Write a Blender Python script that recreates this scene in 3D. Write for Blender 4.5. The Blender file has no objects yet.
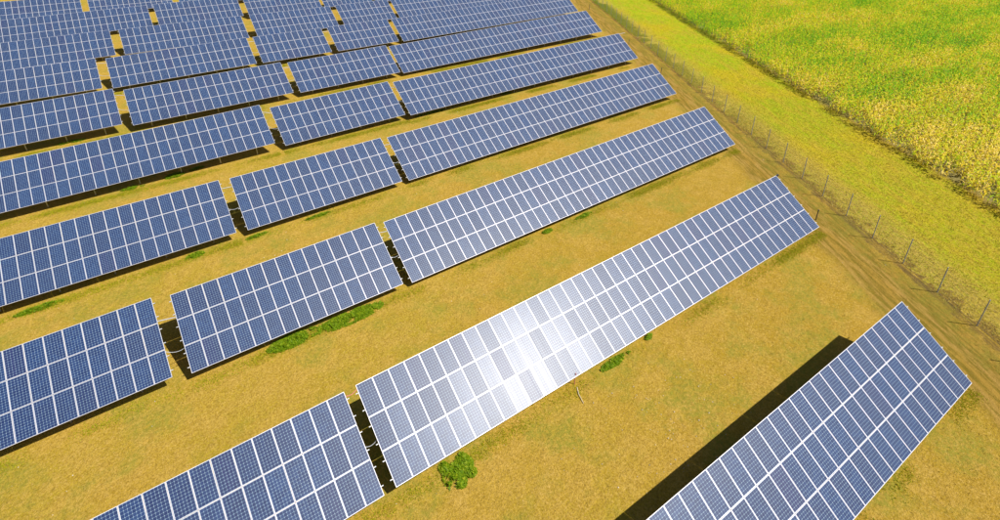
import bpy, math, random
import numpy as np
from mathutils import Matrix, Vector, Euler

random.seed(7)
rng = np.random.default_rng(11)
scene = bpy.context.scene
COL = scene.collection
rad = math.radians

# ------------------------------------------------------------------ camera
CAM_F, YAW, PITCH, ROLL = 0.556412, 0.588948, 0.469932, -0.006533
CAM_POS = Vector((-0.021, -8.704, 27.085))
cy, sy = math.cos(YAW), math.sin(YAW)
cp, sp = math.cos(PITCH), math.sin(PITCH)
fwd = Vector((sy * cp, cy * cp, -sp))
right = Vector((cy, -sy, 0))
up = right.cross(fwd)
cr, sr = math.cos(ROLL), math.sin(ROLL)
r2 = cr * right + sr * up
u2 = -sr * right + cr * up
cam_d = bpy.data.cameras.new('camera')
cam = bpy.data.objects.new('camera', cam_d)
COL.objects.link(cam)
M = Matrix((r2, u2, -fwd)).transposed().to_4x4()
M.translation = CAM_POS
cam.matrix_world = M
cam_d.sensor_width = 36
cam_d.sensor_fit = 'HORIZONTAL'
cam_d.lens = 36 * CAM_F
cam_d.shift_y = -0.115
cam_d.clip_start = 0.1
cam_d.clip_end = 6000
scene.camera = cam

# ------------------------------------------------------------------ world, sun, exposure
SUN_EL, SUN_AZ = rad(53.6), rad(139.8)
world = bpy.data.worlds.new('World')
scene.world = world
world.use_nodes = True
wn = world.node_tree
bg = wn.nodes['Background']
sky = wn.nodes.new('ShaderNodeTexSky')
sky.sky_type = 'NISHITA'
sky.sun_disc = False
sky.sun_elevation = SUN_EL
sky.sun_rotation = SUN_AZ
sky.dust_density = 1.0
wn.links.new(sky.outputs[0], bg.inputs['Color'])
bg.inputs['Strength'].default_value = 0.05
sl = bpy.data.lights.new('sun', 'SUN')
sl.energy = 4.9
sl.angle = rad(0.5)
sl.color = (1.0, 0.955, 0.88)
sun = bpy.data.objects.new('sun', sl)
COL.objects.link(sun)
sdir = Vector((math.sin(SUN_AZ) * math.cos(SUN_EL), math.cos(SUN_AZ) * math.cos(SUN_EL), math.sin(SUN_EL)))
sun.rotation_euler = sdir.to_track_quat('Z', 'Y').to_euler()
sun.location = sdir * 200
vs = scene.view_settings
vs.view_transform = 'Standard'
vs.look = 'None'
vs.exposure = 0.30
vs.gamma = 1.0


# ------------------------------------------------------------------ terrain
TQ = (-0.07598, -0.51105, 0.25202, -0.41796, 0.08325, 0.04684)
LOW = 3.80                      # ground below the upper edge of the tables


def ridge(x, y):                # height of the tables' upper edges
    xs = np.clip(x, -40, 95)
    ys = np.clip(y, -15, 125)
    a = (xs - 25) / 50
    b = (ys - 40) / 50
    q = TQ
    return 2 * (q[0] * a * a + q[1] * a * b + q[2] * b * b) + q[3] * b ** 3 + q[4] * a * b * b + q[5] * a * a * b + 0.00126 * xs + 0.02017 * ys


def ground_z(x, y):
    return ridge(x, y) - LOW


FK, FX = 0.527, 46.5            # fence line x = FX + FK*y
FL = math.hypot(1, FK)


def fence_xy(u, v):             # u = metres to the field side of the fence, v = metres along it
    return FX + (FK * v + u) / FL, (v - FK * u) / FL


MEADOW_W = 14.8                 # fence to the maize


# ------------------------------------------------------------------ material helpers
class NT:
    def __init__(s, name):
        s.m = bpy.data.materials.new(name)
        s.m.use_nodes = True
        s.t = s.m.node_tree
        s.b = s.t.nodes['Principled BSDF']

    def n(s, kind, **kw):
        nd = s.t.nodes.new(kind)
        for k, v in kw.items():
            setattr(nd, k, v)
        return nd

    def l(s, a, b):
        s.t.links.new(a, b)

    def put(s, sock, v):
        if hasattr(v, 'is_linked') or isinstance(v, bpy.types.NodeSocket):
            s.l(v, sock)
        else:
            sock.default_value = v

    def math(s, op, a, b=0.0, c=None):
        nd = s.n('ShaderNodeMath', operation=op)
        s.put(nd.inputs[0], a)
        s.put(nd.inputs[1], b)
        if c is not None:
            s.put(nd.inputs[2], c)
        return nd.outputs[0]

    def mix(s, f, a, b, mode='MIX'):
        nd = s.n('ShaderNodeMix', data_type='RGBA', blend_type=mode)
        s.put(nd.inputs[0], f)
        for i, v in ((6, a), (7, b)):
            if isinstance(v, tuple):
                nd.inputs[i].default_value = (*v, 1)
            else:
                s.l(v, nd.inputs[i])
        return nd.outputs[2]

    def noise(s, vec, scale, detail=4.0, rough=0.55):
        nd = s.n('ShaderNodeTexNoise')
        nd.inputs['Scale'].default_value = scale
        nd.inputs['Detail'].default_value = detail
        nd.inputs['Roughness'].default_value = rough
        if vec is not None:
            s.l(vec, nd.inputs['Vector'])
        return nd.outputs['Fac']

    def ramp(s, v, lo, hi):
        nd = s.n('ShaderNodeMapRange')
        nd.interpolation_type = 'SMOOTHSTEP'
        s.put(nd.inputs[0], v)
        nd.inputs[1].default_value = lo
        nd.inputs[2].default_value = hi
        return nd.outputs[0]

    def pos(s):
        return s.n('ShaderNodeNewGeometry').outputs['Position']

    def xyz(s, v):
        nd = s.n('ShaderNodeSeparateXYZ')
        s.l(v, nd.inputs[0])
        return nd.outputs

    def comb(s, x, y, z=0.0):
        nd = s.n('ShaderNodeCombineXYZ')
        s.put(nd.inputs[0], x)
        s.put(nd.inputs[1], y)
        s.put(nd.inputs[2], z)
        return nd.outputs[0]

    def bump(s, h, strength, dist):
        nd = s.n('ShaderNodeBump')
        nd.inputs['Strength'].default_value = strength
        nd.inputs['Distance'].default_value = dist
        s.l(h, nd.inputs['Height'])
        s.l(nd.outputs[0], s.b.inputs['Normal'])


def plain(name, col, rough=0.6, metal=0.0, var=0.12, scale=6.0):
    k = NT(name)
    obj = k.n('ShaderNodeTexCoord').outputs['Object']
    nz = k.noise(obj, scale, 3)
    f = k.ramp(nz, 0.3, 0.7)
    c0 = tuple(c * (1 - var) for c in col)
    c1 = tuple(min(1, c * (1 + var)) for c in col)
    k.l(k.mix(f, c0, c1), k.b.inputs['Base Color'])
    k.b.inputs['Roughness'].default_value = rough
    k.b.inputs['Metallic'].default_value = metal
    return k.m


def uv_fence(k):
    """position turned into (across, along) the fence line"""
    p = k.xyz(k.pos())
    x = k.math('SUBTRACT', p[0], FX)
    # across = (x - FK*y)/FL ; along = (FK*x + y)/FL
    ac = k.math('DIVIDE', k.math('SUBTRACT', x, k.math('MULTIPLY', p[1], FK)), FL)
    al = k.math('DIVIDE', k.math('ADD', k.math('MULTIPLY', x, FK), p[1]), FL)
    return ac, al


def near(k, v, c, w):
    """soft bump of width w round value c"""
    d = k.math('ABSOLUTE', k.math('SUBTRACT', v, c))
    return k.math('SUBTRACT', 1.0, k.ramp(d, w * 0.35, w))


# yard: parched grass on bare ochre soil
def mat_yard():
    k = NT('parched_yard')
    P = k.pos()
    big = k.ramp(k.noise(P, 0.11, 4, 0.6), 0.35, 0.68)
    mid = k.ramp(k.noise(P, 0.8, 5, 0.65), 0.42, 0.60)
    fine = k.ramp(k.noise(P, 4.0, 4, 0.75), 0.40, 0.60)
    vfine = k.ramp(k.noise(P, 11.0, 2, 0.7), 0.40, 0.60)
    c = k.mix(big, (0.46, 0.295, 0.034), (0.385, 0.290, 0.016))
    east = k.ramp(k.math('ADD', k.xyz(P)[0], k.math('MULTIPLY', k.noise(P, 0.08, 3), 14.0)), 12.0, 46.0)
    c = k.mix(k.math('MULTIPLY', east, 0.65), c, (0.375, 0.222, 0.014))
    c = k.mix(k.math('MULTIPLY', mid, 0.50), c, (0.53, 0.335, 0.070))
    c = k.mix(k.math('MULTIPLY', fine, 0.38), c, (0.31, 0.195, 0.014))
    c = k.mix(k.math('MULTIPLY', vfine, 0.38), c, (0.52, 0.35, 0.085))
    sp = k.ramp(k.noise(P, 8.0, 2, 0.9), 0.48, 0.58)
    c = k.mix(k.math('MULTIPLY', sp, 0.42), c, (0.24, 0.140, 0.012))
    sp2 = k.ramp(k.noise(P, 6.5, 4, 0.9), 0.54, 0.62)
    c = k.mix(k.math('MULTIPLY', sp2, 0.55), c, (0.66, 0.44, 0.13))
    # thin greener grass in patches
    gr = k.ramp(k.noise(P, 0.24, 5, 0.65), 0.46, 0.64)
    gr2 = k.math('MULTIPLY', gr, k.math('MULTIPLY_ADD', fine, 0.55, 0.25))
    c = k.mix(gr2, c, (0.26, 0.245, 0.030))
    # dark crumbs
    dk = k.ramp(k.noise(P, 4.6, 6, 0.92), 0.55, 0.63)
    c = k.mix(k.math('MULTIPLY', dk, 0.5), c, (0.13, 0.09, 0.018))
    ac, al = uv_fence(k)
    wob = k.math('MULTIPLY', k.math('SUBTRACT', k.noise(P, 0.35, 4), 0.5), 2.4)
    a2 = k.math('ADD', ac, wob)
    # worn dirt track inside the fence with two ruts
    st = k.comb(k.math('MULTIPLY', ac, 2.2), k.math('MULTIPLY', al, 0.22))
    streak = k.ramp(k.noise(st, 1.2, 7, 0.75), 0.43, 0.57)
    track = near(k, a2, -3.1, 3.3)
    c = k.mix(k.math('MULTIPLY', track, 0.80), c, k.mix(streak, (0.165, 0.118, 0.014), (0.34, 0.205, 0.036)))
    rut = k.math('MAXIMUM', near(k, a2, -4.7, 0.7), near(k, a2, -2.7, 0.7))
    c = k.mix(k.math('MULTIPLY', rut, k.math('MULTIPLY', streak, 0.35)), c, (0.42, 0.265, 0.085))
    # dark dug soil line at the foot of the fence
    dw = k.math('MULTIPLY', k.math('SUBTRACT', k.noise(P, 1.3, 5, 0.7), 0.5), 1.7)
    ditch = near(k, k.math('ADD', ac, dw), -0.30, 0.55)
    c = k.mix(k.math('MULTIPLY', ditch, k.math('MULTIPLY_ADD', streak, 0.5, 0.3)), c, (0.110, 0.072, 0.030))
    gm = k.math('MULTIPLY', near(k, a2, -1.6, 1.3), k.ramp(k.noise(P, 1.5, 6, 0.8), 0.42, 0.58))
    c = k.mix(k.math('MULTIPLY', gm, 0.5), c, (0.20, 0.19, 0.025))
    k.l(c, k.b.inputs['Base Color'])
    k.b.inputs['Roughness'].default_value = 0.95
    k.b.inputs['Specular IOR Level'].default_value = 0.1
    k.bump(k.math('ADD', k.noise(P, 12, 5, 0.75), k.math('MULTIPLY', k.noise(P, 1.6, 3), 1.5)), 0.8, 0.10)
    return k.m


def meadow_colour(k):
    P = k.pos()
    ac, al = uv_fence(k)
    st = k.comb(k.math('MULTIPLY', ac, 1.6), k.math('MULTIPLY', al, 0.35))
    streak = k.ramp(k.noise(st, 1.0, 6, 0.7), 0.42, 0.60)
    big = k.ramp(k.noise(P, 0.10, 4, 0.55), 0.40, 0.58)
    fine = k.ramp(k.noise(P, 3.0, 5, 0.8), 0.40, 0.60)
    c = k.mix(big, (0.52, 0.43, 0.003), (0.34, 0.46, 0.001))
    c = k.mix(k.math('MULTIPLY', streak, 0.55), c, (0.54, 0.40, 0.020))
    tan_ = k.ramp(k.noise(k.comb(k.math('MULTIPLY', ac, 0.6), k.math('MULTIPLY', al, 0.13)), 1.0, 7, 0.75), 0.48, 0.60)
    c = k.mix(k.math('MULTIPLY', tan_, 0.42), c, (0.54, 0.34, 0.045))
    dkg = k.ramp(k.noise(P, 1.0, 7, 0.82), 0.52, 0.64)
    c = k.mix(k.math('MULTIPLY', dkg, 0.5), c, (0.19, 0.20, 0.006))
    c = k.mix(k.math('MULTIPLY', fine, 0.35), c, (0.26, 0.26, 0.010))
    sou = k.math('SUBTRACT', 1.0, k.ramp(al, -5.0, 70.0))
    c = k.mix(k.math('MULTIPLY', sou, k.math('MULTIPLY_ADD', fine, 0.35, 0.30)), c, (0.47, 0.32, 0.025))
    dry = k.math('MULTIPLY', near(k, ac, 0.3, 5.0), k.math('MULTIPLY_ADD', fine, 0.4, 0.45))
    c = k.mix(dry, c, (0.42, 0.30, 0.060))
    bits = k.ramp(k.noise(P, 6.0, 5, 0.9), 0.55, 0.63)
    c = k.mix(k.math('MULTIPLY', bits, 0.55), c, (0.70, 0.52, 0.14))
    return c, P, ac, al, st


def mat_meadow():
    k = NT('mown_meadow')
    c, P, ac, al, st = meadow_colour(k)
    # darker soil strip along the crop, bare ragged edge at the fence
    edge = near(k, k.math('ADD', ac, k.math('MULTIPLY', k.math('SUBTRACT', k.noise(P, 0.5, 4), 0.5), 2.0)), MEADOW_W + 0.3, 0.8)
    c = k.mix(k.math('MULTIPLY', edge, 0.8), c, (0.21, 0.15, 0.06))
    lim = k.math('MULTIPLY', k.ramp(k.noise(P, 0.9, 6, 0.75), 0.38, 0.62), 1.5)
    bare = k.math('SUBTRACT', 1.0, k.ramp(k.math('SUBTRACT', ac, lim), -0.35, 0.15))
    c = k.mix(bare, c, k.mix(k.ramp(k.noise(P, 5, 4, 0.8), 0.42, 0.58), (0.30, 0.195, 0.035), (0.17, 0.11, 0.03)))
    k.l(c, k.b.inputs['Base Color'])
    k.b.inputs['Roughness'].default_value = 0.95
    k.b.inputs['Specular IOR Level'].default_value = 0.1
    k.bump(k.math('ADD', k.noise(P, 6, 5, 0.8), k.math('MULTIPLY', k.noise(st, 2, 4), 1.0)), 0.9, 0.16)
    return k.m


def mat_meadow_blades():
    k = NT('meadow_blades')
    c = meadow_colour(k)[0]
    at = k.n('ShaderNodeAttribute', attribute_name='tint').outputs['Fac']
    lo = k.mix(1.0, c, (0.88, 0.98, 0.75), 'MULTIPLY')
    hi = k.mix(0.30, c, (0.74, 0.54, 0.09))
    c = k.mix(k.ramp(at, 0.15, 0.75), lo, hi)
    k.l(c, k.b.inputs['Base Color'])
    k.b.inputs['Roughness'].default_value = 0.7
    k.b.inputs['Specular IOR Level'].default_value = 0.2
    return k.m


def mat_soil():
    k = NT('field_soil')
    P = k.pos()
    f = k.ramp(k.noise(P, 2.5, 6, 0.7), 0.3, 0.7)
    k.l(k.mix(f, (0.14, 0.12, 0.03), (0.26, 0.21, 0.06)), k.b.inputs['Base Color'])
    k.b.inputs['Roughness'].default_value = 0.95
    k.bump(k.noise(P, 5, 6, 0.75), 0.9, 0.12)
    return k.m


def mat_leafy(name, stops, field=False, rough=0.6, trans=0.35):
    """colour from the per-face 'tint' attribute, optionally with field-scale patches"""
    k = NT(name)
    at = k.n('ShaderNodeAttribute', attribute_name='tint').outputs['Fac']
    f = at
    if field:
        P = k.pos()
        ac, al = uv_fence(k)
        # patches stretched roughly across the view
        p = k.xyz(P)
        w = k.comb(k.math('MULTIPLY', p[0], 0.045), k.math('MULTIPLY', p[1], 0.11))
        big = k.noise(w, 1.0, 3, 0.55)
        w2 = k.comb(k.math('MULTIPLY', p[0], 0.22), k.math('MULTIPLY', p[1], 0.35))
        f = k.math('ADD', k.math('MULTIPLY', at, 0.50), k.math('MULTIPLY_ADD', k.ramp(big, 0.33, 0.66), 0.30, 0.05))
        f = k.math('ADD', f, k.math('MULTIPLY', k.math('SUBTRACT', k.noise(w2, 1.0, 4), 0.55), 0.55))
        f = k.math('ADD', f, k.math('MULTIPLY', k.ramp(al, 55.0, -5.0), 0.0))
        sou = k.math('SUBTRACT', 1.0, k.ramp(al, -5.0, 60.0))
        f = k.math('ADD', f, k.math('MULTIPLY', sou, 0.26))
    cr_ = k.n('ShaderNodeValToRGB')
    el = cr_.color_ramp.elements
    while len(el) < len(stops):
        el.new(0.5)
    for e, (p_, c_) in zip(el, stops):
        e.position = p_
        e.color = (*c_, 1)
    k.put(cr_.inputs[0], f)
    k.l(cr_.outputs[0], k.b.inputs['Base Color'])
    k.b.inputs['Roughness'].default_value = rough
    k.b.inputs['Specular IOR Level'].default_value = 0.25
    if trans > 0:
        tr = k.n('ShaderNodeBsdfTranslucent')
        k.l(cr_.outputs[0], tr.inputs['Color'])
        mx = k.n('ShaderNodeMixShader')
        mx.inputs[0].default_value = trans
        out = [n for n in k.t.nodes if n.type == 'OUTPUT_MATERIAL'][0]
        k.l(k.b.outputs[0], mx.inputs[1])
        k.l(tr.outputs[0], mx.inputs[2])
        k.l(mx.outputs[0], out.inputs['Surface'])
    return k.m


# solar cells behind textured glass: 6 x 12 cells with clipped corners on a white backsheet
PW, PL = 0.994, 1.903           # module size
LIP, MARG = 0.022, 0.008
CX = (PW - 2 * (LIP + MARG)) / 6
CY = (PL - 2 * (LIP + MARG)) / 12


def mat_cells():
    k = NT('solar_cells')
    o = k.xyz(k.n('ShaderNodeTexCoord').outputs['Object'])
    u = k.math('DIVIDE', k.math('ADD', o[0], 3 * CX), CX)
    v = k.math('DIVIDE', k.math('ADD', o[1], 6 * CY), CY)
    fu = k.math('ABSOLUTE', k.math('SUBTRACT', k.math('FRACT', u), 0.5))
    fv = k.math('ABSOLUTE', k.math('SUBTRACT', k.math('FRACT', v), 0.5))
    line = k.math('GREATER_THAN', k.math('MAXIMUM', fu, fv), 0.480)
    corner = k.math('GREATER_THAN', k.math('ADD', fu, fv), 0.845)
    inside = k.math('MULTIPLY', k.math('LESS_THAN', k.math('ABSOLUTE', o[0]), 3 * CX),
                    k.math('LESS_THAN', k.math('ABSOLUTE', o[1]), 6 * CY))
    white = k.math('MAXIMUM', k.math('MAXIMUM', line, corner), k.math('SUBTRACT', 1.0, inside))
    oi = k.n('ShaderNodeObjectInfo').outputs['Random']
    cell = k.comb(k.math('FLOOR', u), k.math('FLOOR', v), k.math('MULTIPLY', oi, 97.0))
    wnz = k.n('ShaderNodeTexWhiteNoise', noise_dimensions='3D')
    k.l(cell, wnz.inputs['Vector'])
    strip = k.comb(k.math('FLOOR', u), 0.0, k.math('MULTIPLY', oi, 53.0))
    wn2 = k.n('ShaderNodeTexWhiteNoise', noise_dimensions='3D')
    k.l(strip, wn2.inputs['Vector'])
    c = k.mix(wnz.outputs['Value'], (0.007, 0.024, 0.100), (0.015, 0.043, 0.142))
    c = k.mix(k.math('MULTIPLY', oi, 0.5), c, (0.008, 0.013, 0.065))
    odd = k.math('GREATER_THAN', oi, 0.93)
    c = k.mix(k.math('MULTIPLY', odd, k.math('MULTIPLY', wn2.outputs['Value'], 0.5)), c, (0.018, 0.020, 0.11))
    # fine busbars
    bb = k.math('ABSOLUTE', k.math('SUBTRACT', k.math('FRACT', k.math('MULTIPLY', u, 3.0)), 0.5))
    c = k.mix(k.math('MULTIPLY', k.math('GREATER_THAN', bb, 0.465), 0.30), c, (0.20, 0.25, 0.32))
    c = k.mix(k.math('MULTIPLY', white, 0.80), c, (0.34, 0.48, 0.56))
    k.l(c, k.b.inputs['Base Color'])
    # prismatic cover glass: wide lobe below, a sheen of dust and glass on top
    k.l(k.math('MULTIPLY_ADD', oi, 0.05, 0.37), k.b.inputs['Roughness'])
    k.b.inputs['Specular IOR Level'].default_value = 0.33
    k.b.inputs['Coat Weight'].default_value = 0.062
    k.l(k.math('MULTIPLY_ADD', wn2.outputs['Value'], 0.04, 0.26), k.b.inputs['Coat Roughness'])
    return k.m


MAT = {}
MAT['yard'] = mat_yard()
MAT['meadow'] = mat_meadow()
MAT['soil'] = mat_soil()
MAT['cells'] = mat_cells()
MAT['frame'] = plain('anodised_frame', (0.65, 0.62, 0.67), 0.45, 0.25, 0.05)
MAT['back'] = plain('white_backsheet', (0.45, 0.45, 0.44), 0.6, 0, 0.05)
MAT['steel'] = plain('galvanised_steel', (0.50, 0.51, 0.52), 0.45, 0.6, 0.15)
MAT['post'] = plain('weathered_post', (0.36, 0.37, 0.38), 0.6, 0.3, 0.2)
MAT['wire'] = plain('fence_wire', (0.36, 0.42, 0.42), 0.5, 0.4, 0.1)
MAT['cable'] = plain('grey_cable', (0.45, 0.47, 0.50), 0.6, 0, 0.1)
MAT['pink'] = plain('faded_red_plastic', (0.62, 0.20, 0.18), 0.6, 0, 0.1)
MAT['dark'] = plain('dark_paint', (0.045, 0.045, 0.05), 0.6, 0, 0.2)
MAT['conduit'] = plain('pale_conduit', (0.48, 0.49, 0.50), 0.5, 0.1, 0.06)
MAT['stick'] = plain('bleached_wood', (0.66, 0.56, 0.38), 0.85, 0, 0.15)
MAT['stone'] = plain('pale_stone', (0.62, 0.57, 0.48), 0.9, 0, 0.2)
MAT['straw'] = mat_leafy('straw_blades', [(0.0, (0.26, 0.165, 0.012)), (0.40, (0.43, 0.28, 0.030)), (0.85, (0.58, 0.41, 0.09)), (1.0, (0.27, 0.28, 0.01))], trans=0.2)
MAT['mgrass'] = mat_leafy('meadow_blades', [(0.0, (0.20, 0.30, 0.003)), (0.40, (0.42, 0.41, 0.004)), (0.75, (0.55, 0.44, 0.02)), (1.0, (0.68, 0.52, 0.12))], trans=0.35)
MAT['field_grass'] = mat_meadow_blades()
MAT['verge'] = mat_leafy('verge_blades', [(0.0, (0.26, 0.40, 0.03)), (0.5, (0.50, 0.46, 0.05)), (1.0, (0.70, 0.52, 0.14))], trans=0.5)
MAT['weed'] = mat_leafy('weed_leaves', [(0.0, (0.12, 0.24, 0.004)), (0.6, (0.26, 0.40, 0.006)), (1.0, (0.46, 0.50, 0.02))], trans=0.5)
MAT['corn'] = mat_leafy('maize_leaves', [(0.0, (0.08, 0.30, 0.006)), (0.28, (0.25, 0.55, 0.006)), (0.48, (0.62, 0.68, 0.010)),
                                        (0.72, (0.84, 0.62, 0.025)), (1.0, (0.95, 0.76, 0.25))], field=True, trans=0.42)


# ------------------------------------------------------------------ object helpers
def link(o, parent=None):
    COL.objects.link(o)
    if parent is not None:
        o.parent = parent
    return o


def tag(o, label=None, cat=None, group=None, kind=None):
    if label:
        o['label'] = label
    if cat:
        o['category'] = cat
    if group:
        o['group'] = group
    if kind:
        o['kind'] = kind
    return o


def empty(name, loc):
    o = bpy.data.objects.new(name, None)
    o.empty_display_size = 0.3
    o.location = loc
    return link(o)


class MB:
    def __init__(s):
        s.v, s.f, s.mi = [], [], []

    def quad(s, pts, mi=0):
        n = len(s.v)
        s.v += [tuple(p) for p in pts]
        s.f.append(tuple(range(n, n + len(pts))))
        s.mi.append(mi)

    def box(s, c, d, R=None, mi=0):
        hx, hy, hz = d[0] / 2, d[1] / 2, d[2] / 2
        P = [Vector((x, y, z)) for z in (-hz, hz) for y in (-hy, hy) for x in (-hx, hx)]
        if R is not None:
            P = [R @ p for p in P]
        n = len(s.v)
        s.v += [tuple(p + Vector(c)) for p in P]
        for f in ((0, 2, 3, 1), (4, 5, 7, 6), (0, 1, 5, 4), (2, 6, 7, 3), (0, 4, 6, 2), (1, 3, 7, 5)):
            s.f.append(tuple(n + i for i in f))
            s.mi.append(mi)

    def bar(s, a, b, w, h=None, mi=0):
        a, b = Vector(a), Vector(b)
        d = b - a
        R = d.to_track_quat('X', 'Z').to_matrix()
        s.box((a + b) / 2, (d.length, w, h or w), R, mi)

    def tube(s, pts, r, k=6, mi=0):
        pts = [Vector(p) for p in pts]
        n = len(s.v)
        for i, p in enumerate(pts):
            d = (pts[min(i + 1, len(pts) - 1)] - pts[max(i - 1, 0)]).normalized()
            q = d.to_track_quat('Z', 'Y').to_matrix()
            rr = r[i] if isinstance(r, (list, tuple)) else r
            for j in range(k):
                a = 2 * math.pi * j / k
                s.v.append(tuple(p + q @ Vector((rr * math.cos(a), rr * math.sin(a), 0))))
        for i in range(len(pts) - 1):
            for j in range(k):
                s.f.append((n + i * k + j, n + i * k + (j + 1) % k, n + (i + 1) * k + (j + 1) % k, n + (i + 1) * k + j))
                s.mi.append(mi)
        s.f.append(tuple(n + j for j in reversed(range(k))))
        s.mi.append(mi)
        s.f.append(tuple(n + (len(pts) - 1) * k + j for j in range(k)))
        s.mi.append(mi)

    def mesh(s, name, mats):
        me = bpy.data.meshes.new(name)
        me.from_pydata(s.v, [], s.f)
        for m in mats:
            me.materials.append(m)
        me.polygons.foreach_set('material_index', s.mi)
        me.update()
        return me

    def build(s, name, mats, parent=None, loc=(0, 0, 0)):
        if not isinstance(mats, (list, tuple)):
            mats = [mats]
        o = bpy.data.objects.new(name, s.mesh(name, mats))
        o.location = loc
        return link(o, parent)


def raw_mesh(name, V, F, mat, tint=None, smooth=False):
    """V (n,3), F (m,k) numpy arrays -> one object"""
    me = bpy.data.meshes.new(name)
    V = np.asarray(V, dtype=np.float32)
    F = np.asarray(F, dtype=np.int32)
    k = F.shape[1]
    me.vertices.add(len(V))
    me.vertices.foreach_set('co', V.ravel())
    me.loops.add(F.size)
    me.loops.foreach_set('vertex_index', F.ravel())
    me.polygons.add(len(F))
    me.polygons.foreach_set('loop_start', np.arange(0, F.size, k, dtype=np.int32))
    me.polygons.foreach_set('loop_total', np.full(len(F), k, dtype=np.int32))
    me.materials.append(mat)
    if tint is not None:
        a = me.attributes.new('tint', 'FLOAT', 'FACE')
        a.data.foreach_set('value', np.asarray(tint, dtype=np.float32))
    if smooth:
        me.polygons.foreach_set('use_smooth', np.ones(len(F), dtype=bool))
    me.update(calc_edges=True)
    me.validate()
    return link(bpy.data.objects.new(name, me))


# ------------------------------------------------------------------ ground sheets (shared u/v grid along the fence)
def strip_sheet(name, us, vs_, lift, mat):
    U, Vv = np.meshgrid(us, vs_, indexing='ij')
    X = FX + (FK * Vv + U) / FL
    Y = (Vv - FK * U) / FL
    Z = ground_z(X, Y) + lift
    n, m = U.shape
    V = np.stack([X, Y, Z], -1).reshape(-1, 3)
    i = np.arange(n - 1)[:, None] * m + np.arange(m - 1)[None]
    i = i.ravel()
    F = np.stack([i, i + m, i + m + 1, i + 1], 1)
    o = raw_mesh(name, V, F, mat, smooth=True)
    return tag(o, kind='structure')


far = np.array([-3000, -1500, -800, -400, -250])
vline = np.concatenate([far, np.arange(-180, 261, 3.0), -far[::-1] + 60])
u_in = np.concatenate([far, np.arange(-180, 0, 3.0)])
u_mid = np.linspace(0, MEADOW_W + 0.4, 9)
u_out = np.concatenate([[MEADOW_W + 0.4], np.arange(18, 220, 3.0), -far[::-1]])
strip_sheet('ground', np.concatenate([u_in, u_mid, u_out[1:]]), vline, 0.0, MAT['yard'])
strip_sheet('meadow', u_mid, vline[(vline > -900) & (vline < 900)], 0.012, MAT['meadow'])
strip_sheet('field_soil', u_out[u_out < 900], vline[(vline > -900) & (vline < 900)], 0.012, MAT['soil'])

# ------------------------------------------------------------------ the solar tables
PITCH_X = 1.01
SLOPE_L = 5.77
PITCH_S = SLOPE_L / 3
TILT = 0.552825

mb = MB()
t = 0.038
hw, hl = PW / 2, PL / 2
iw, il = hw - LIP, hl - LIP
o4 = [(-hw, -hl), (hw, -hl), (hw, hl), (-hw, hl)]
i4 = [(-iw, -il), (iw, -il), (iw, il), (-iw, il)]
for a in range(4):
    b = (a + 1) % 4
    mb.quad([(*o4[a], -t), (*o4[b], -t), (*o4[b], 0), (*o4[a], 0)], 0)
    mb.quad([(*o4[a], 0), (*o4[b], 0), (*i4[b], 0), (*i4[a], 0)], 0)
    mb.quad([(*i4[a], 0), (*i4[b], 0), (*i4[b], -0.004), (*i4[a], -0.004)], 0)
mb.quad([(*p, -0.004) for p in i4], 1)
mb.quad([(*p, -t) for p in reversed(o4)], 2)
PANEL_ME = mb.mesh('solar_panel', [MAT['frame'], MAT['cells'], MAT['back']])

RAIL_CACHE = {}
GROUPNAME = 'tilted solar tables standing in rows on the dry grass'


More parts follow.
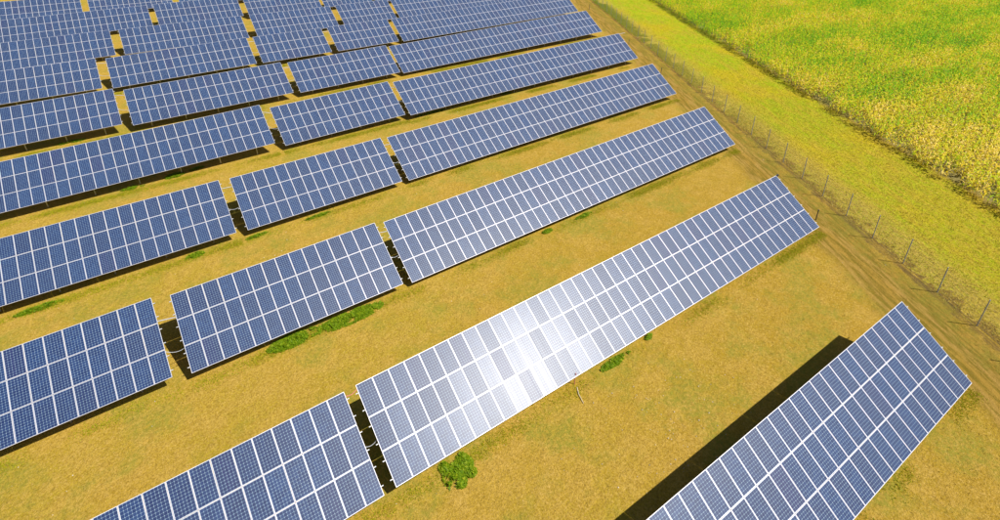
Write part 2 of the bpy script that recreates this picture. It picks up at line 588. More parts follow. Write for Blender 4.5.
def table(xl, n, ytop, dz, rl, label, rail_out=(0.14, 0.14)):
    """xl = left end, n = panels along, ytop = plan position of the upper edge"""
    W = n * PITCH_X
    xc = xl + W / 2
    zl = float(ridge(xl, ytop)) + dz - rl * W / 2
    zr = float(ridge(xl + W, ytop)) + dz + rl * W / 2
    slope = math.atan2(zr - zl, W)
    ztop = (zl + zr) / 2
    yc = ytop - SLOPE_L * math.cos(TILT) / 2
    zg = float(ground_z(xc, yc))
    root = empty('solar_table', (xc, yc, zg))
    root.rotation_euler = (0, -slope, 0)
    tag(root, label, 'solar table', GROUPNAME)
    ct, st_ = math.cos(TILT), math.sin(TILT)
    H = ztop - zg                         # upper edge above the root

    def S(x, s, up_=0.0):                 # local point: s metres down the slope from the upper edge
        return Vector((x, SLOPE_L * ct / 2 - s * ct - up_ * st_, H - s * st_ + up_ * ct))
    for r in range(3):
        # each line of modules sits a hair proud or low
        for i in range(n):
            x = -W / 2 + (i + 0.5) * PITCH_X
            o = bpy.data.objects.new('solar_panel', PANEL_ME)
            o.location = S(x + random.gauss(0, 0.002), (r + 0.5) * PITCH_S, random.gauss(0, 0.002))
            o.rotation_euler = (TILT + random.gauss(0, rad(0.12)), random.gauss(0, rad(0.12)), random.gauss(0, rad(0.05)))
            link(o, root)
    R = Euler((TILT, 0, 0)).to_matrix()
    # purlins: two under each line of modules, their ends poke out past the panels
    key = (n, rail_out)
    if key not in RAIL_CACHE:
        m = MB()
        Lr = W + rail_out[0] + rail_out[1]
        m.box(((rail_out[1] - rail_out[0]) / 2, 0, 0), (Lr, 0.05, 0.07))
        RAIL_CACHE[key] = m.mesh('purlin', [MAT['conduit']])
    for r in range(3):
        for q in (0.24, 0.76):
            o = bpy.data.objects.new('purlin', RAIL_CACHE[key])
            o.location = S(0, (r + q) * PITCH_S, -0.038 - 0.040)
            o.rotation_euler = (TILT, 0, 0)
            link(o, root)
    # frames: sloping rafter on a front and a rear post with a brace
    nf = max(2, round(W / 3.7))
    if 'rafter' not in RAIL_CACHE:
        m = MB()
        m.box((0, 0, 0), (0.07, 4.9, 0.11))
        RAIL_CACHE['rafter'] = m.mesh('rafter', [MAT['steel']])
    for k in range(nf):
        x = -W / 2 + (k + 0.5) * W / nf
        gx = xc + x
        o = bpy.data.objects.new('rafter', RAIL_CACHE['rafter'])
        o.location = S(x, SLOPE_L / 2, -0.175)
        o.rotation_euler = (TILT, 0, 0)
        link(o, root)
        for s in (4.75, 1.15):
            top = S(x, s, -0.20)
            wy = yc + top.y
            base = float(ground_z(gx, wy)) - zg - math.tan(slope) * x - 0.35
            m = MB()
            m.box((0, 0, (base - top.z) / 2), (0.09, 0.07, top.z - base))
            m.build('table_post', MAT['steel'], root, top)
        m = MB()
        m.bar(S(x, 4.72, -0.22) + Vector((0.06, 0, -0.18)), S(x, 2.6, -0.23) + Vector((0.06, 0, 0)), 0.04)
        m.build('brace', MAT['steel'], root)
    return root, S, xc


SHIFT = dict(H=-0.35, I=-0.55, J=-1.1)
ROW = dict(A=0.015, B=14.576, C=28.956, D=43.122, E=57.46, F=72.118, G=87.163, H=103.086, I=119.818, J=137.2)
TABLES = [
    # id, row, left x, panels along, dy, dz, roll, label
    ('A', 'A', 38.05 - 30 * 1.01, 30, -0.025, 0.058, -0.004, 'nearest solar table, cut off by the bottom right corner, long dark shadow behind it'),
    ('B', 'B', 5.42, 41, 0, -0.046, -0.0031, 'long solar table with the white sun glare on its panels'),
    ('Bm', 'B', 4.76 - 15 * 1.01, 15, 0.021, -0.04, -0.0013, 'blue solar table at the bottom edge, left of the glaring table'),
    ('C', 'C', 13.33, 41, -0.04, -0.154, 0.007, 'long solar table directly behind the glaring table'),
    ('Cm', 'C', -2.57, 15, -0.029, -0.055, -0.0004, 'fifteen panel table with the biggest green weeds along its low edge'),
    ('Cl', 'C', -3.61 - 19 * 1.01, 19, 0.129, 0.10, 0.0062, 'deep blue table at the left edge, left of the one with the big weeds'),
    ('D', 'D', 19.90, 41, 0.019, -0.113, 0.0103, 'long table with a dull seam before its last panels, fourth row from the front'),
    ('Dm', 'D', 3.97, 15, -0.043, -0.118, -0.0004, 'short blue table in the fourth row, between the two wider tables'),
    ('Dl', 'D', 3.04 - 26 * 1.01, 26, -0.009, 0.059, -0.0047, 'left table of the fourth row, running out of the left edge'),
    ('E', 'E', 26.9, 41, -0.321, 0.051, 0.0059, 'long table with a pale pipe sticking out of its upper right corner'),
    ('Em', 'E', 11.22, 15, 0.114, -0.106, 0.0123, 'short middle table of the fifth row from the front'),
    ('El', 'E', 10.19 - 27 * 1.01, 27, 0.196, 0.252, 0.0109, 'left table of the fifth row, reaching past the left edge'),
    ('F', 'F', 32.95, 41, 0.048, -0.003, 0.0126, 'long right table of the sixth row, its end in front of the small dark marker'),
    ('Fm', 'F', 17.25, 15, -0.014, -0.039, 0.0077, 'fifteen panel middle table of the sixth row from the front'),
    ('Fl', 'F', -2.92, 19, -0.168, 0.122, 0.0062, 'nineteen panel table of the sixth row, left of the middle one'),
    ('Ff', 'F', -3.96 - 19 * 1.01, 19, 0.194, 0.292, 0.0045, 'leftmost table of the sixth row, cut by the left edge'),
    ('G', 'G', 40.03, 41, 0.019, 0.055, 0.013, 'long right table of the seventh row, ending above the field track'),
    ('Gm', 'G', 27.97, 11, -0.071, -0.026, 0.0026, 'eleven panel table of the seventh row, right one of the two small ones'),
    ('Gl', 'G', 15.77, 11, -0.054, 0.009, -0.0007, 'eleven panel table of the seventh row, left one of the two small ones'),
    ('Gf', 'G', -4.34, 19, -0.052, -0.009, 0.0108, 'nineteen panel table of the seventh row, left of the two small ones'),
    ('Gff', 'G', -5.57 - 19 * 1.01, 19, 0.078, 0.14, -0.0032, 'leftmost table of the seventh row, cut by the left edge'),
    ('H', 'H', 47.04, 41, -0.033, -0.173, 0.0, 'long right table of the eighth row, cut by the top edge'),
    ('Hn', 'H', 35.0, 11.5, 0.006, -0.183, 0.0027, 'small table of the eighth row beside its long right table'),
    ('Hm', 'H', 18.7, 15.5, -0.024, -0.203, -0.0031, 'middle table of the eighth row, second from its long right table'),
    ('Hl', 'H', -1.95, 19.5, -0.03, -0.127, -0.0019, 'nineteen panel table of the eighth row from the front'),
    ('Hf', 'H', -2.94 - 19 * 1.01, 19, -0.023, -0.058, 0.0051, 'leftmost table of the eighth row, cut by the left edge'),
    ('Ir', 'I', 48.9, 41, 0.05, 0.0, 0.0, 'long right table of the ninth row at the top edge'),
    ('In', 'I', 37.1, 11, 0.05, 0.05, 0.0, 'small table of the ninth row beside its long right table'),
    ('Im', 'I', 21.27, 15, 0.051, 0.156, 0.0, 'fifteen panel table of the ninth row, at the top edge'),
    ('Il', 'I', 5.01, 15, 0.072, 0.186, 0.0, 'table of the ninth row right of its leftmost one'),
    ('If', 'I', 3.98 - 27 * 1.01, 27, -0.01, -0.025, 0.012, 'leftmost and longest visible table of the ninth row'),
    ('Jm', 'J', 11.2, 19, 0, 0.1, 0.0, 'right one of the farthest tables at the top edge, tenth row'),
    ('Jl', 'J', -5.2, 15, 0, 0.1, 0.0, 'middle one of the farthest tables at the top edge, tenth row'),
    ('Jf', 'J', -6.4 - 27 * 1.01, 27, 0, 0.1, 0.0, 'farthest table at the top left corner, tenth row'),
]
TINFO = {}
for tid, row, xl, n, dy, dz, rl, label in TABLES:
    if isinstance(n, float):              # measured width was half a panel over
        xl += (n - int(n)) * PITCH_X / 2
        n = int(n)
    xl += SHIFT.get(row, 0.0)
    ro = (0.14, 0.20 if tid in 'AB' else 0.14)
    TINFO[tid] = (*table(xl, n, ROW[row] + dy, dz, rl, label, ro), n * PITCH_X)


def tworld(tid, x_local, s, lift=0.0):
    root, S, xc, W = TINFO[tid]
    p = S(x_local, s, lift)
    a = root.rotation_euler[1]
    R = Euler((0, a, 0)).to_matrix()
    return R @ p + Vector(root.location)


# pale pipe poking out of the fifth row's right table (a part of it)
root, S, xc, W = TINFO['E']
m = MB()
m.tube([S(W / 2 - 1.2, 0.10, -0.08), S(W / 2 + 1.45, 0.10, -0.05)], 0.035)
m.build('pipe', MAT['conduit'], root)
# small dark box on the upper right corner of the glaring table
root, S, xc, W = TINFO['B']
m = MB()
m.box(S(W / 2 + 0.14, 0.05, 0.02), (0.20, 0.14, 0.16))
m.bar(S(W / 2 - 0.2, 0.05, -0.07), S(W / 2 + 0.2, 0.05, -0.07), 0.04)
m.build('junction_box', MAT['dark'], root)
# dull sealed seam before the last two columns of the fourth row's right table
root, S, xc, W = TINFO['D']
m = MB()
for r in range(3):
    a = S(W / 2 - PITCH_X * 1.0, r * PITCH_S + 0.03, -0.002)
    b = S(W / 2 - PITCH_X * 1.0, (r + 1) * PITCH_S - 0.03, -0.002)
    m.bar(a, b, 0.07, 0.02)
m.build('cover_strip', plain('dull_tan_strip', (0.45, 0.40, 0.30), 0.7), root)


# ------------------------------------------------------------------ conduits and cables across the gaps
def arc(a, b, sag, n=9, side=0.0):
    out = []
    for i in range(n):
        f = i / (n - 1)
        p = a.lerp(b, f)
        k = 4 * f * (1 - f)
        out.append(p + Vector((0, side * k, -sag * k)))
    return out


GAPS = [('Bm', 'B', 'nearest gap, beside the glaring table'), ('Cl', 'Cm', 'gap left of the table with big weeds'),
        ('Cm', 'C', 'gap right of the table with big weeds'), ('Dl', 'Dm', 'left gap of the fourth row'),
        ('Dm', 'D', 'right gap of the fourth row'), ('El', 'Em', 'left gap of the fifth row'),
        ('Em', 'E', 'right gap of the fifth row'), ('Ff', 'Fl', 'leftmost gap of the sixth row'),
        ('Fl', 'Fm', 'second gap of the sixth row'), ('Fm', 'F', 'right gap of the sixth row'),
        ('Gff', 'Gf', 'leftmost gap of the seventh row'), ('Gf', 'Gl', 'second gap of the seventh row'),
        ('Gl', 'Gm', 'gap between the two small tables')]
for k, (l, r, where) in enumerate(GAPS):
    WL, WR = TINFO[l][3], TINFO[r][3]
    if l == 'Bm':
        pts = arc(tworld(l, WL / 2 - 0.1, 0.22, -0.06), tworld(r, -WR / 2 + 0.1, 0.15, -0.06), 0.10, side=-0.12)
        m = MB()
        m.tube(pts, 0.022)
        tag(m.build('sagging_cable', MAT['pink']), 'pinkish cable looped across the nearest gap beside the glaring table', 'cable', 'cables across the gaps')
    else:
        s = 1.95 if l == 'Cl' else 1.15
        m = MB()
        m.tube([tworld(l, WL / 2 - 0.3, s - 0.25, -0.13), tworld(r, -WR / 2 + 0.3, s - 0.25, -0.12)], 0.035 if l == 'Cl' else 0.03)
        tag(m.build('conduit_pipe', MAT['conduit']), 'straight pale conduit pipe bridging the ' + where, 'pipe', 'conduits across the gaps')
    s = 3.9 if l == 'Cl' else 3.1
    pts = arc(tworld(l, WL / 2 - 0.1, s, -0.10), tworld(r, -WR / 2 + 0.1, s, -0.10), 0.22, side=-0.05)
    m = MB()
    m.tube(pts, 0.018)
    tag(m.build('sagging_cable', MAT['cable']), 'thin grey cable sagging across the ' + where, 'cable', 'cables across the gaps')


# ------------------------------------------------------------------ fence
def gp(x, y, dz=0.0):
    return Vector((x, y, float(ground_z(x, y)) + dz))


fo = gp(*fence_xy(0, 0))
fence = empty('wire_fence', fo)
tag(fence, 'long wire mesh fence with slim grey posts between the solar yard and the meadow', 'fence')
POST_H = 2.42
m = MB()
m.box((0, 0, POST_H / 2 - 0.2), (0.055, 0.055, POST_H + 0.4))
m.box((0, 0, POST_H + 0.01), (0.065, 0.065, 0.02))
FPOST = m.mesh('fence_post', [MAT['post']])
VS0 = 0.15
STEP = 3.56
posts_v = [VS0 + STEP * k for k in range(-16, 62)]
for v in posts_v:
    x, y = fence_xy(random.gauss(0, 0.03), v)
    o = bpy.data.objects.new('fence_post', FPOST)
    o.location = gp(x, y) - fo
    o.rotation_euler = (random.gauss(0, 0.012), random.gauss(0, 0.012), math.atan(FK) * -1)
    link(o, fence)
# mesh: fine verticals and horizontals as thin triangular prisms
va = np.arange(posts_v[0], posts_v[-1], 0.24)


def prism(A, B, r):
    """A,B (n,3) -> verts/faces of thin three-sided bars"""
    n = len(A)
    d = B - A
    d /= np.linalg.norm(d, axis=1)[:, None]
    ref = np.where(np.abs(d[:, 2:3]) > 0.9, np.array([[1.0, 0, 0]]), np.array([[0, 0, 1.0]]))
    e1 = np.cross(d, ref)
    e1 /= np.linalg.norm(e1, axis=1)[:, None]
    e2 = np.cross(d, e1)
    V = []
    for P in (A, B):
        for j in range(3):
            a = 2 * math.pi * j / 3
            V.append(P + r * (math.cos(a) * e1 + math.sin(a) * e2))
    V = np.stack(V, 1).reshape(-1, 3)
    i = (np.arange(n) * 6)[:, None]
    F = np.concatenate([i + np.array([[0, 1, 4, 3]]), i + np.array([[1, 2, 5, 4]]), i + np.array([[2, 0, 3, 5]])])
    return V, F


X, Y = FX + FK * va / FL, va / FL
Z = ground_z(X, Y)
A = np.stack([X, Y, Z + 0.04], 1)
B = np.stack([X, Y, Z + 1.95], 1)
Vs, Fs = prism(A, B, 0.0024)
VV, FF = [Vs], [Fs]
vb = np.array(posts_v)
X, Y = FX + FK * vb / FL, vb / FL
Z = ground_z(X, Y)
off = len(Vs)
for h in (0.06, 0.35, 0.65, 0.95, 1.25, 1.6, 1.95, 2.2):
    P = np.stack([X, Y, Z + h], 1)
    a, f = prism(P[:-1], P[1:], 0.0032)
    VV.append(a)
    FF.append(f + off)
    off += len(a)
fm = raw_mesh('wire_mesh', np.concatenate(VV) - np.array(fo), np.concatenate(FF), MAT['wire'])
fm.parent = fence
tag(fm, kind='stuff')

# ------------------------------------------------------------------ little dark markers by the row ends
for (x, y, h, lab) in [(48.6, 10.85, 1.15, 'short dark post beside the right end of the glaring table'),
                       (67.9, 46.8, 0.95, 'short dark post just right of the seamed fourth row table'),
                       (75.1, 60.9, 0.95, 'short dark post just right of the fifth row long table'),
                       (88.0, 85.9, 1.3, 'farthest short dark post, right of the sixth row long table')]:
    r_ = empty('marker_post', gp(x, y))
    tag(r_, lab, 'post', 'short dark posts by the row ends')
    m = MB()
    m.tube([(0, 0, -0.3), (0.02, 0.01, h - 0.1)], 0.045)
    m.build('stem', MAT['dark'], r_)
    m = MB()
    m.tube([(0.02, 0.01, h - 0.1), (0.02, 0.01, h - 0.03), (0.02, 0.01, h)], [0.07, 0.07, 0.03])
    m.build('cap', MAT['dark'], r_)

m = MB()
p0 = gp(18.05, 9.75)
m.tube([p0 + Vector((0, 0, -0.1)), p0 + Vector((0.02, 0.02, 0.55)), p0 + Vector((0.08, 0.02, 0.95))], 0.03)
tag(m.build('red_stake', MAT['pink']), 'thin reddish stake under the low edge of the glaring table', 'stake')
m = MB()
p0, p1 = gp(18.0, 9.45, 0.05), gp(17.55, 8.3, 0.05)
m.tube([p0, p0.lerp(p1, 0.4) + Vector((-0.08, 0, 0.02)), p1], [0.03, 0.028, 0.018])
tag(m.build('dry_branch', MAT['stick']), 'pale dry branch lying on the grass beside the reddish stake', 'branch')


# ------------------------------------------------------------------ low vegetation generators
def blades(X, Y, Zb, H, Wd, lean, az=None):
    """one bent three-vertex blade per root"""
    n = len(X)
    az = rng.uniform(0, 2 * np.pi, n) if az is None else az
    dx, dy = np.cos(az), np.sin(az)
    px, py = -dy, dx
    base = np.stack([X, Y, Zb], 1)
    w = np.stack([px * Wd, py * Wd, np.zeros(n)], 1)
    tip = base + np.stack([dx * lean, dy * lean, H], 1)
    V = np.stack([base - w, base + w, tip], 1).reshape(-1, 3)
    F = np.arange(3 * n).reshape(-1, 3)
    return V, F


def vnoise(x, y, s, seed=0):
    """cheap value noise for density"""
    r = np.random.default_rng(seed).random((64, 64))
    gx, gy = x / s, y / s
    ix, iy = np.floor(gx).astype(int), np.floor(gy).astype(int)
    fx, fy = gx - ix, gy - iy
    fx = fx * fx * (3 - 2 * fx)
    fy = fy * fy * (3 - 2 * fy)
    g = lambda a, b: r[a % 64, b % 64]
    return (g(ix, iy) * (1 - fx) + g(ix + 1, iy) * fx) * (1 - fy) + (g(ix, iy + 1) * (1 - fx) + g(ix + 1, iy + 1) * fx) * fy


def in_view(x, y, margin=0.12):
    """keeps plants to the ground the picture can plausibly see, with room for a side step"""
    z = ground_z(x, y)
    d = np.stack([x - CAM_POS.x, y - CAM_POS.y, z - CAM_POS.z], 1)
    a = d @ np.array(r2)
    b = d @ np.array(u2)
    c = d @ np.array(fwd)
    ok = c > 3
    cc = np.where(ok, c, 1)
    sx = a / cc * CAM_F
    sy_ = b / cc * CAM_F
    return ok & (abs(sx) < 0.5 + margin) & (sy_ < 0.145 + margin * 0.5) & (sy_ > -0.375 - margin), cc


# straw and dry grass in the yard
N = 420000
u = rng.uniform(-125, -0.2, N)
v = rng.uniform(-40, 170, N)
x, y = FX + (FK * v + u) / FL, (v - FK * u) / FL
ok, dist = in_view(x, y)
keep = ok & (rng.random(N) < np.clip((38 / dist) ** 2 * 1.3, 0.06, 1)) & (vnoise(x, y, 2.2, 3) > 0.25)
x, y, dist = x[keep], y[keep], dist[keep]
# three blades a tuft
x = np.repeat(x, 3) + rng.normal(0, 0.035, len(x) * 3)
y = np.repeat(y, 3) + rng.normal(0, 0.035, len(y) * 3)
dist = np.repeat(dist, 3)
H = rng.uniform(0.02, 0.085, len(x))
V, F = blades(x, y, ground_z(x, y) - 0.005, H, rng.uniform(0.006, 0.016, len(x)), rng.uniform(0.01, 0.07, len(x)))
gmask = vnoise(x, y, 4.0, 9)
tint = np.clip(rng.beta(2, 2.4, len(x)) * 0.9 + (rng.random(len(x)) < 0.12 * (gmask > 0.5)) * 1.0, 0, 1)
tag(raw_mesh('dry_grass', V, F, MAT['straw'], tint), 'short parched straw coloured grass covering the yard between the tables', 'grass', kind='stuff')
print('yard blades', len(F))

# meadow grass
N = 150000
u = rng.uniform(0.2, MEADOW_W, N)
v = rng.uniform(-25, 150, N)
x, y = FX + (FK * v + u) / FL, (v - FK * u) / FL
ok, dist = in_view(x, y)
keep = ok & (rng.random(N) < np.clip((75 / dist) ** 1.5, 0.1, 1))
x, y = x[keep], y[keep]
x = np.repeat(x, 3) + rng.normal(0, 0.06, len(x) * 3)
y = np.repeat(y, 3) + rng.normal(0, 0.06, len(y) * 3)
V, F = blades(x, y, ground_z(x, y), rng.uniform(0.03, 0.13, len(x)), rng.uniform(0.010, 0.025, len(x)), rng.uniform(0.02, 0.12, len(x)))
uu = ((x - FX) - FK * y) / FL
al = (FK * (x - FX) + y) / FL
tint = np.clip(rng.beta(2, 2, len(x)) * 0.75 + 0.30 * (vnoise(uu * 2.5, al * 0.5, 2.0, 5) - 0.4) + 0.16 * (al < 25), 0, 1)
tag(raw_mesh('meadow_grass', V, F, MAT['field_grass'], tint), 'yellow green mown grass of the strip between fence and maize', 'grass', kind='stuff')
print('meadow blades', len(F))

# rough verge growing through the fence and along the crop
N = 38000
side = rng.random(N) < 0.72
u = np.where(side, rng.normal(0.9, 0.75, N), rng.normal(MEADOW_W - 0.6, 0.5, N))
v = rng.uniform(-25, 150, N)
x, y = FX + (FK * v + u) / FL, (v - FK * u) / FL
ok, dist = in_view(x, y)
keep = ok & (vnoise(x, y, 1.7, 21) * 0.6 + vnoise(x, y, 7, 22) * 0.5 > 0.42) & (u > -0.25) & (rng.random(N) < np.clip((v + 5) / 70, 0.15, 1))
x, y, al = x[keep], y[keep], v[keep]
x = np.repeat(x, 4) + rng.normal(0, 0.09, len(x) * 4)
y = np.repeat(y, 4) + rng.normal(0, 0.09, len(y) * 4)
al = np.repeat(al, 4)
tall = np.clip((al - 10) / 100, 0.08, 1.0)
V, F = blades(x, y, ground_z(x, y), rng.uniform(0.08, 0.45, len(x)) * (0.30 + 0.60 * tall), rng.uniform(0.012, 0.035, len(x)), rng.uniform(0.05, 0.28, len(x)))
tint = np.clip(rng.beta(2, 2, len(x)) * 0.9 + 0.3 - 0.55 * tall, 0, 1)
tag(raw_mesh('verge_grass', V, F, MAT['verge'], tint), 'rough taller grass growing along the foot of the fence and the maize', 'grass', kind='stuff')
print('verge blades', len(F))

# pale stones and crumbs
N = 2600
u = rng.uniform(-90, -0.5, N)
v = rng.uniform(-30, 110, N)
x, y = FX + (FK * v + u) / FL, (v - FK * u) / FL
ok, dist = in_view(x, y, 0.05)
keep = ok & (vnoise(x, y, 3, 33) > 0.52) & (rng.random(N) < np.clip(55 / dist - 0.3, 0.1, 1))
# a scatter of them in front of the glaring table
ex_, ey_ = rng.normal(21.5, 2.2, 90), rng.normal(4.6, 1.8, 90)
x, y = np.concatenate([x[keep], ex_]), np.concatenate([y[keep], ey_])
n = len(x)
oc = np.array([[1, 0, 0], [0, 1, 0], [-1, 0, 0], [0, -1, 0], [0, 0, 1.0], [0, 0, -1]])
of = np.array([[0, 1, 4], [1, 2, 4], [2, 3, 4], [3, 0, 4], [1, 0, 5], [2, 1, 5], [3, 2, 5], [0, 3, 5]])
sz = rng.uniform(0.018, 0.06, n)
V = np.stack([x, y, ground_z(x, y) + sz * 0.3], 1)[:, None] + oc[None] * sz[:, None, None] * rng.uniform(0.5, 1.1, (n, 6, 1))
F = (np.arange(n) * 6)[:, None, None] + of[None]
tag(raw_mesh('pebbles', V.reshape(-1, 3), F.reshape(-1, 3), MAT['stone']), 'small pale stones scattered over the dry yard', 'stones', kind='stuff')


# green weeds
def weed(name, x, y, rx, ry, h, dens, label, rot=0.0, cat='weeds', group='green weeds in the yard', lobes=None):
    n = int(2.0 * dens * math.pi * rx * ry)
    a = rng.uniform(0, 2 * np.pi, n)
    r = np.sqrt(rng.random(n))
    if lobes:
        lob = np.array(lobes)
        k = rng.choice(len(lob), n, p=lob[:, 2] ** 2 / (lob[:, 2] ** 2).sum())
        lx = lob[k, 0] + np.cos(a) * r * lob[k, 2]
        ly = lob[k, 1] + np.sin(a) * r * lob[k, 2]
        edge = r
    else:
        lx, ly = np.cos(a) * r, np.sin(a) * r
        edge = r
    cx_, sx_ = math.cos(rot), math.sin(rot)
    X = lx * rx
    Y = ly * ry
    X, Y = x + X * cx_ - Y * sx_, y + X * sx_ + Y * cx_
    keep = vnoise(X, Y, 0.45, int(abs(x * 13 + y * 7)) % 97) * 0.8 + 0.45 * (1 - edge) + rng.normal(0, 0.10, len(X)) > 0.40
    X, Y, edge = X[keep], Y[keep], edge[keep]
    n = len(X)
    Zc = ground_z(X, Y) + rng.uniform(0.15, 1.0, n) * h * (1.05 - 0.7 * edge ** 2) * (0.55 + 0.8 * vnoise(X, Y, 0.3, 5))
    az = rng.uniform(0, 2 * np.pi, n)
    L = rng.uniform(0.045, 0.10, n) * np.where(rng.random(n) < 0.12, 1.5, 1.0)
    Wd = L * rng.uniform(0.35, 0.55, n)
    d = np.stack([np.cos(az), np.sin(az), rng.uniform(-0.2, 0.8, n)], 1)
    pz = np.stack([-np.sin(az), np.cos(az), rng.uniform(-0.4, 0.4, n)], 1)
    c = np.stack([X, Y, Zc], 1)
    V = np.stack([c - d * L[:, None], c + pz * Wd[:, None], c + d * L[:, None], c - pz * Wd[:, None]], 1).reshape(-1, 3)
    F = np.arange(4 * n).reshape(-1, 4)
    org = np.array([x, y, float(ground_z(x, y))])
    o = raw_mesh(name, V - org, F, MAT['weed'], np.clip(rng.beta(2, 2, n), 0, 1))
    o.location = org
    return tag(o, label, cat, group)


weed('weed_clump', 8.85, 9.0, 1.15, 1.1, 0.30, 720, 'bright green many lobed weed standing alone in front of the nearest gap', rot=-0.589, lobes=[(-.25, -.25, .52), (.25, .38, .48), (-.72, .2, .28), (.62, -.05, .28), (.15, -.55, .32), (0, .05, .5), (-.35, -.65, .26), (.1, .75, .26)])
al_ = math.radians(0)
weed('weed_patch', 3.9, 23.95, 1.9, 0.70, 0.28, 480, 'wide leafy green weed patch at the low edge of a fifteen panel table')
weed('weed_patch', 8.0, 23.75, 2.7, 0.70, 0.22, 360, 'narrower green weed patch right of the widest leafy patch')
weed('weed_patch', 21.5, 9.55, 1.5, 0.30, 0.2, 480, 'green weed tuft at the low edge right of the white glare')
weed('weed_patch', 25.0, 9.80, 0.45, 0.22, 0.25, 560, 'tiny green tuft farther right along the glaring table')
weed('weed_patch', 31.3, 23.8, 1.05, 0.25, 0.25, 420, 'small green tuft in front of the middle of the third row long table')
weed('weed_patch', 26.9, 23.8, 0.6, 0.25, 0.25, 420, 'small green tuft left of another one before the third row long table')
weed('weed_patch', -0.5, 38.1, 0.75, 0.38, 0.25, 420, 'green tuft below the left table of the fourth row')
weed('weed_patch', 10.2, 38.0, 1.3, 0.25, 0.22, 360, 'thin green tuft before the short table of the fourth row')
weed('weed_patch', 4.6, 38.0, 1.0, 0.25, 0.22, 300, 'faint green tuft below the left end of the short fourth row table')
weed('weed_patch', -11.4, 37.9, 1.6, 0.35, 0.22, 300, 'green tuft near the left edge below the fourth row')
weed('weed_patch', -0.3, 53.5, 1.1, 0.5, 0.25, 420, 'bright green patch below the left table of the fifth row')
weed('weed_patch', -4.1, 53.2, 1.1, 0.4, 0.22, 360, 'second green patch below the left table of the fifth row')
weed('weed_patch', 1.9, 53.9, 0.8, 0.35, 0.22, 360, 'third green patch, right one below the left fifth row table')
weed('weed_patch', -9.5, 68.2, 1.6, 0.35, 0.22, 300, 'greenish patch below the leftmost table of the sixth row')
weed('weed_patch', 66.4, 54.2, 0.75, 0.32, 0.22, 700, 'green patch under the right end of the fifth row long table')
weed('weed_patch', 42.5, 53.2, 1.0, 0.3, 0.22, 300, 'green patch under the left half of the fifth row long table')
weed('weed_patch', 30.2, 53.0, 2.4, 0.3, 0.2, 220, 'thin green line of weeds under the fifth row near its right gap')
weed('weed_patch', 8.2, 29.35, 0.7, 0.2, 0.3, 360, 'small green tuft behind the upper edge of a third row table')

# thin green growth along the low edges, where rain drips off the panels
xs, ys, hs = [], [], []
for tid, row, xl, n, dy, dz, rl, label in TABLES:
    if row in 'HIJ':
        continue
    W = int(n) * PITCH_X
    k = int(W * (200 if row == 'A' else 330))
    xx = rng.uniform(xl - 0.3, xl + W + 0.3, k)
    yy = ROW[row] + dy - SLOPE_L * math.cos(TILT) - 0.30 + rng.normal(0, 0.30, k)
    den = vnoise(xx, yy * 0.5, 2.6, ord(row))
    kk = rng.random(k) < np.clip((den - 0.25) * 1.6, 0, 1)
    xs.append(xx[kk])
    ys.append(yy[kk])
x, y = np.concatenate(xs), np.concatenate(ys)
x = np.repeat(x, 3) + rng.normal(0, 0.05, len(x) * 3)
y = np.repeat(y, 3) + rng.normal(0, 0.05, len(y) * 3)
V, F = blades(x, y, ground_z(x, y), rng.uniform(0.03, 0.10, len(x)), rng.uniform(0.010, 0.024, len(x)), rng.uniform(0.02, 0.09, len(x)))
tint = np.clip(rng.beta(2, 2, len(x)) * 0.85, 0, 1)
tag(raw_mesh('drip_line_grass', V, F, MAT['mgrass'], tint), 'thin green grass growing along the low edges of the tables', 'grass', kind='stuff')
print('drip blades', len(F))

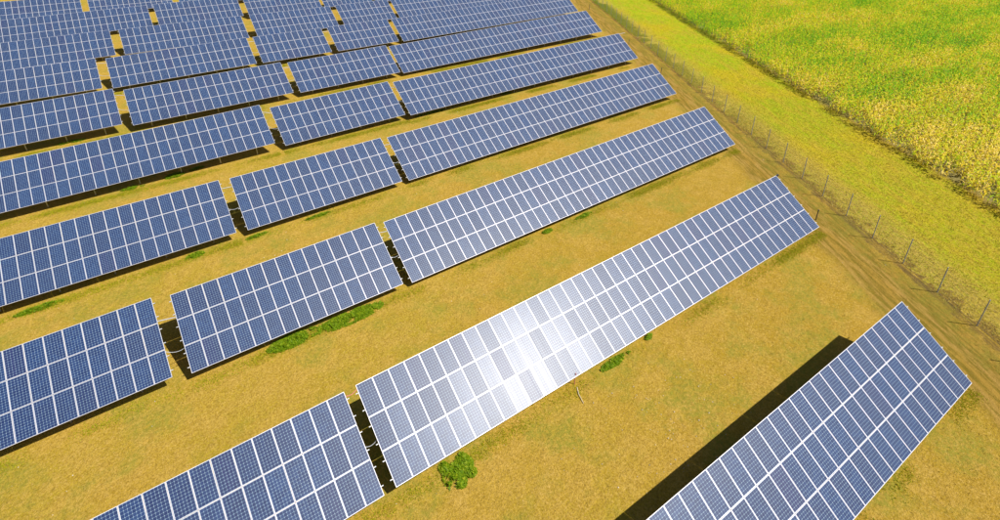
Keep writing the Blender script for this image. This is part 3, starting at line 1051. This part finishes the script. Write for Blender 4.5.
# ------------------------------------------------------------------ maize field
rows_u = np.arange(MEADOW_W - 0.35, 120, 0.75)
vv = np.arange(-35, 175, 0.42)
U, Vv = np.meshgrid(rows_u, vv, indexing='ij')
U = U.ravel() + rng.normal(0, 0.07, U.size)
Vv = Vv.ravel() + rng.normal(0, 0.10, Vv.size)
x, y = FX + (FK * Vv + U) / FL, (Vv - FK * U) / FL
ok, dist = in_view(x, y, 0.06)
keep = ok & (rng.random(len(x)) < 0.96) & ~((U < MEADOW_W + 2.0) & (vnoise(x, y, 1.3, 44) < 0.22))
x, y, dist = x[keep], y[keep], dist[keep]
n = len(x)
print('maize plants', n)
zb = ground_z(x, y)
HT = rng.uniform(1.55, 2.05, n) * (0.85 + 0.3 * vnoise(x, y, 6, 55))
ptint = rng.normal(0, 0.16, n)
K = 9
verts, faces, tints = [], [], []
off = 0
for j in range(K):
    f = (j + 0.8) / K
    az = rng.uniform(0, 2 * np.pi, n)
    h0 = HT * (0.12 + 0.83 * f)
    L = rng.uniform(0.38, 0.70, n) * (1.15 - 0.5 * f)
    w = rng.uniform(0.035, 0.065, n)
    d = np.stack([np.cos(az), np.sin(az), np.zeros(n)], 1)
    p = np.stack([-np.sin(az), np.cos(az), rng.uniform(-0.35, 0.35, n)], 1)
    b0 = np.stack([x, y, zb + h0], 1)
    b1 = b0 + d * (L * 0.5)[:, None] + np.array([0, 0, 1.0]) * (L * rng.uniform(0.15, 0.55, n))[:, None]
    b2 = b0 + d * L[:, None] + np.array([0, 0, 1.0]) * (L * rng.uniform(-0.45, 0.30, n))[:, None]
    V = np.stack([b0 - p * (w * 0.6)[:, None], b0 + p * (w * 0.6)[:, None], b1 + p * w[:, None], b1 - p * w[:, None], b2], 1).reshape(-1, 3)
    i = (np.arange(n) * 5 + off)[:, None]
    F = np.concatenate([i + np.array([[0, 1, 2]]), i + np.array([[0, 2, 3]]), i + np.array([[3, 2, 4]])])
    off += len(V)
    tt = np.clip(rng.beta(0.9, 1.1, n) * 1.12 + ptint + 0.08 * (1 - f), 0, 1.3)
    verts.append(V)
    faces.append(F)
    tints.append(np.tile(tt, 3))
# stalk with tassel
a = rng.uniform(0, 2 * np.pi, n)
e = np.stack([np.cos(a), np.sin(a), np.zeros(n)], 1) * 0.025
b0 = np.stack([x, y, zb], 1)
tp = b0 + np.stack([rng.normal(0, .05, n), rng.normal(0, .05, n), HT + 0.18], 1)
V = np.stack([b0 - e, b0 + e, tp], 1).reshape(-1, 3)
F = (np.arange(n) * 3 + off)[:, None] + np.array([[0, 1, 2]])
off += len(V)
verts.append(V)
faces.append(F)
tints.append(np.clip(rng.uniform(0.5, 1.0, n), 0, 1))
tag(raw_mesh('maize_field', np.concatenate(verts), np.concatenate(faces), MAT['corn'], np.concatenate(tints)),
    'ripening maize field, green and yellow in patches, filling the upper right corner', 'maize field', kind='stuff')
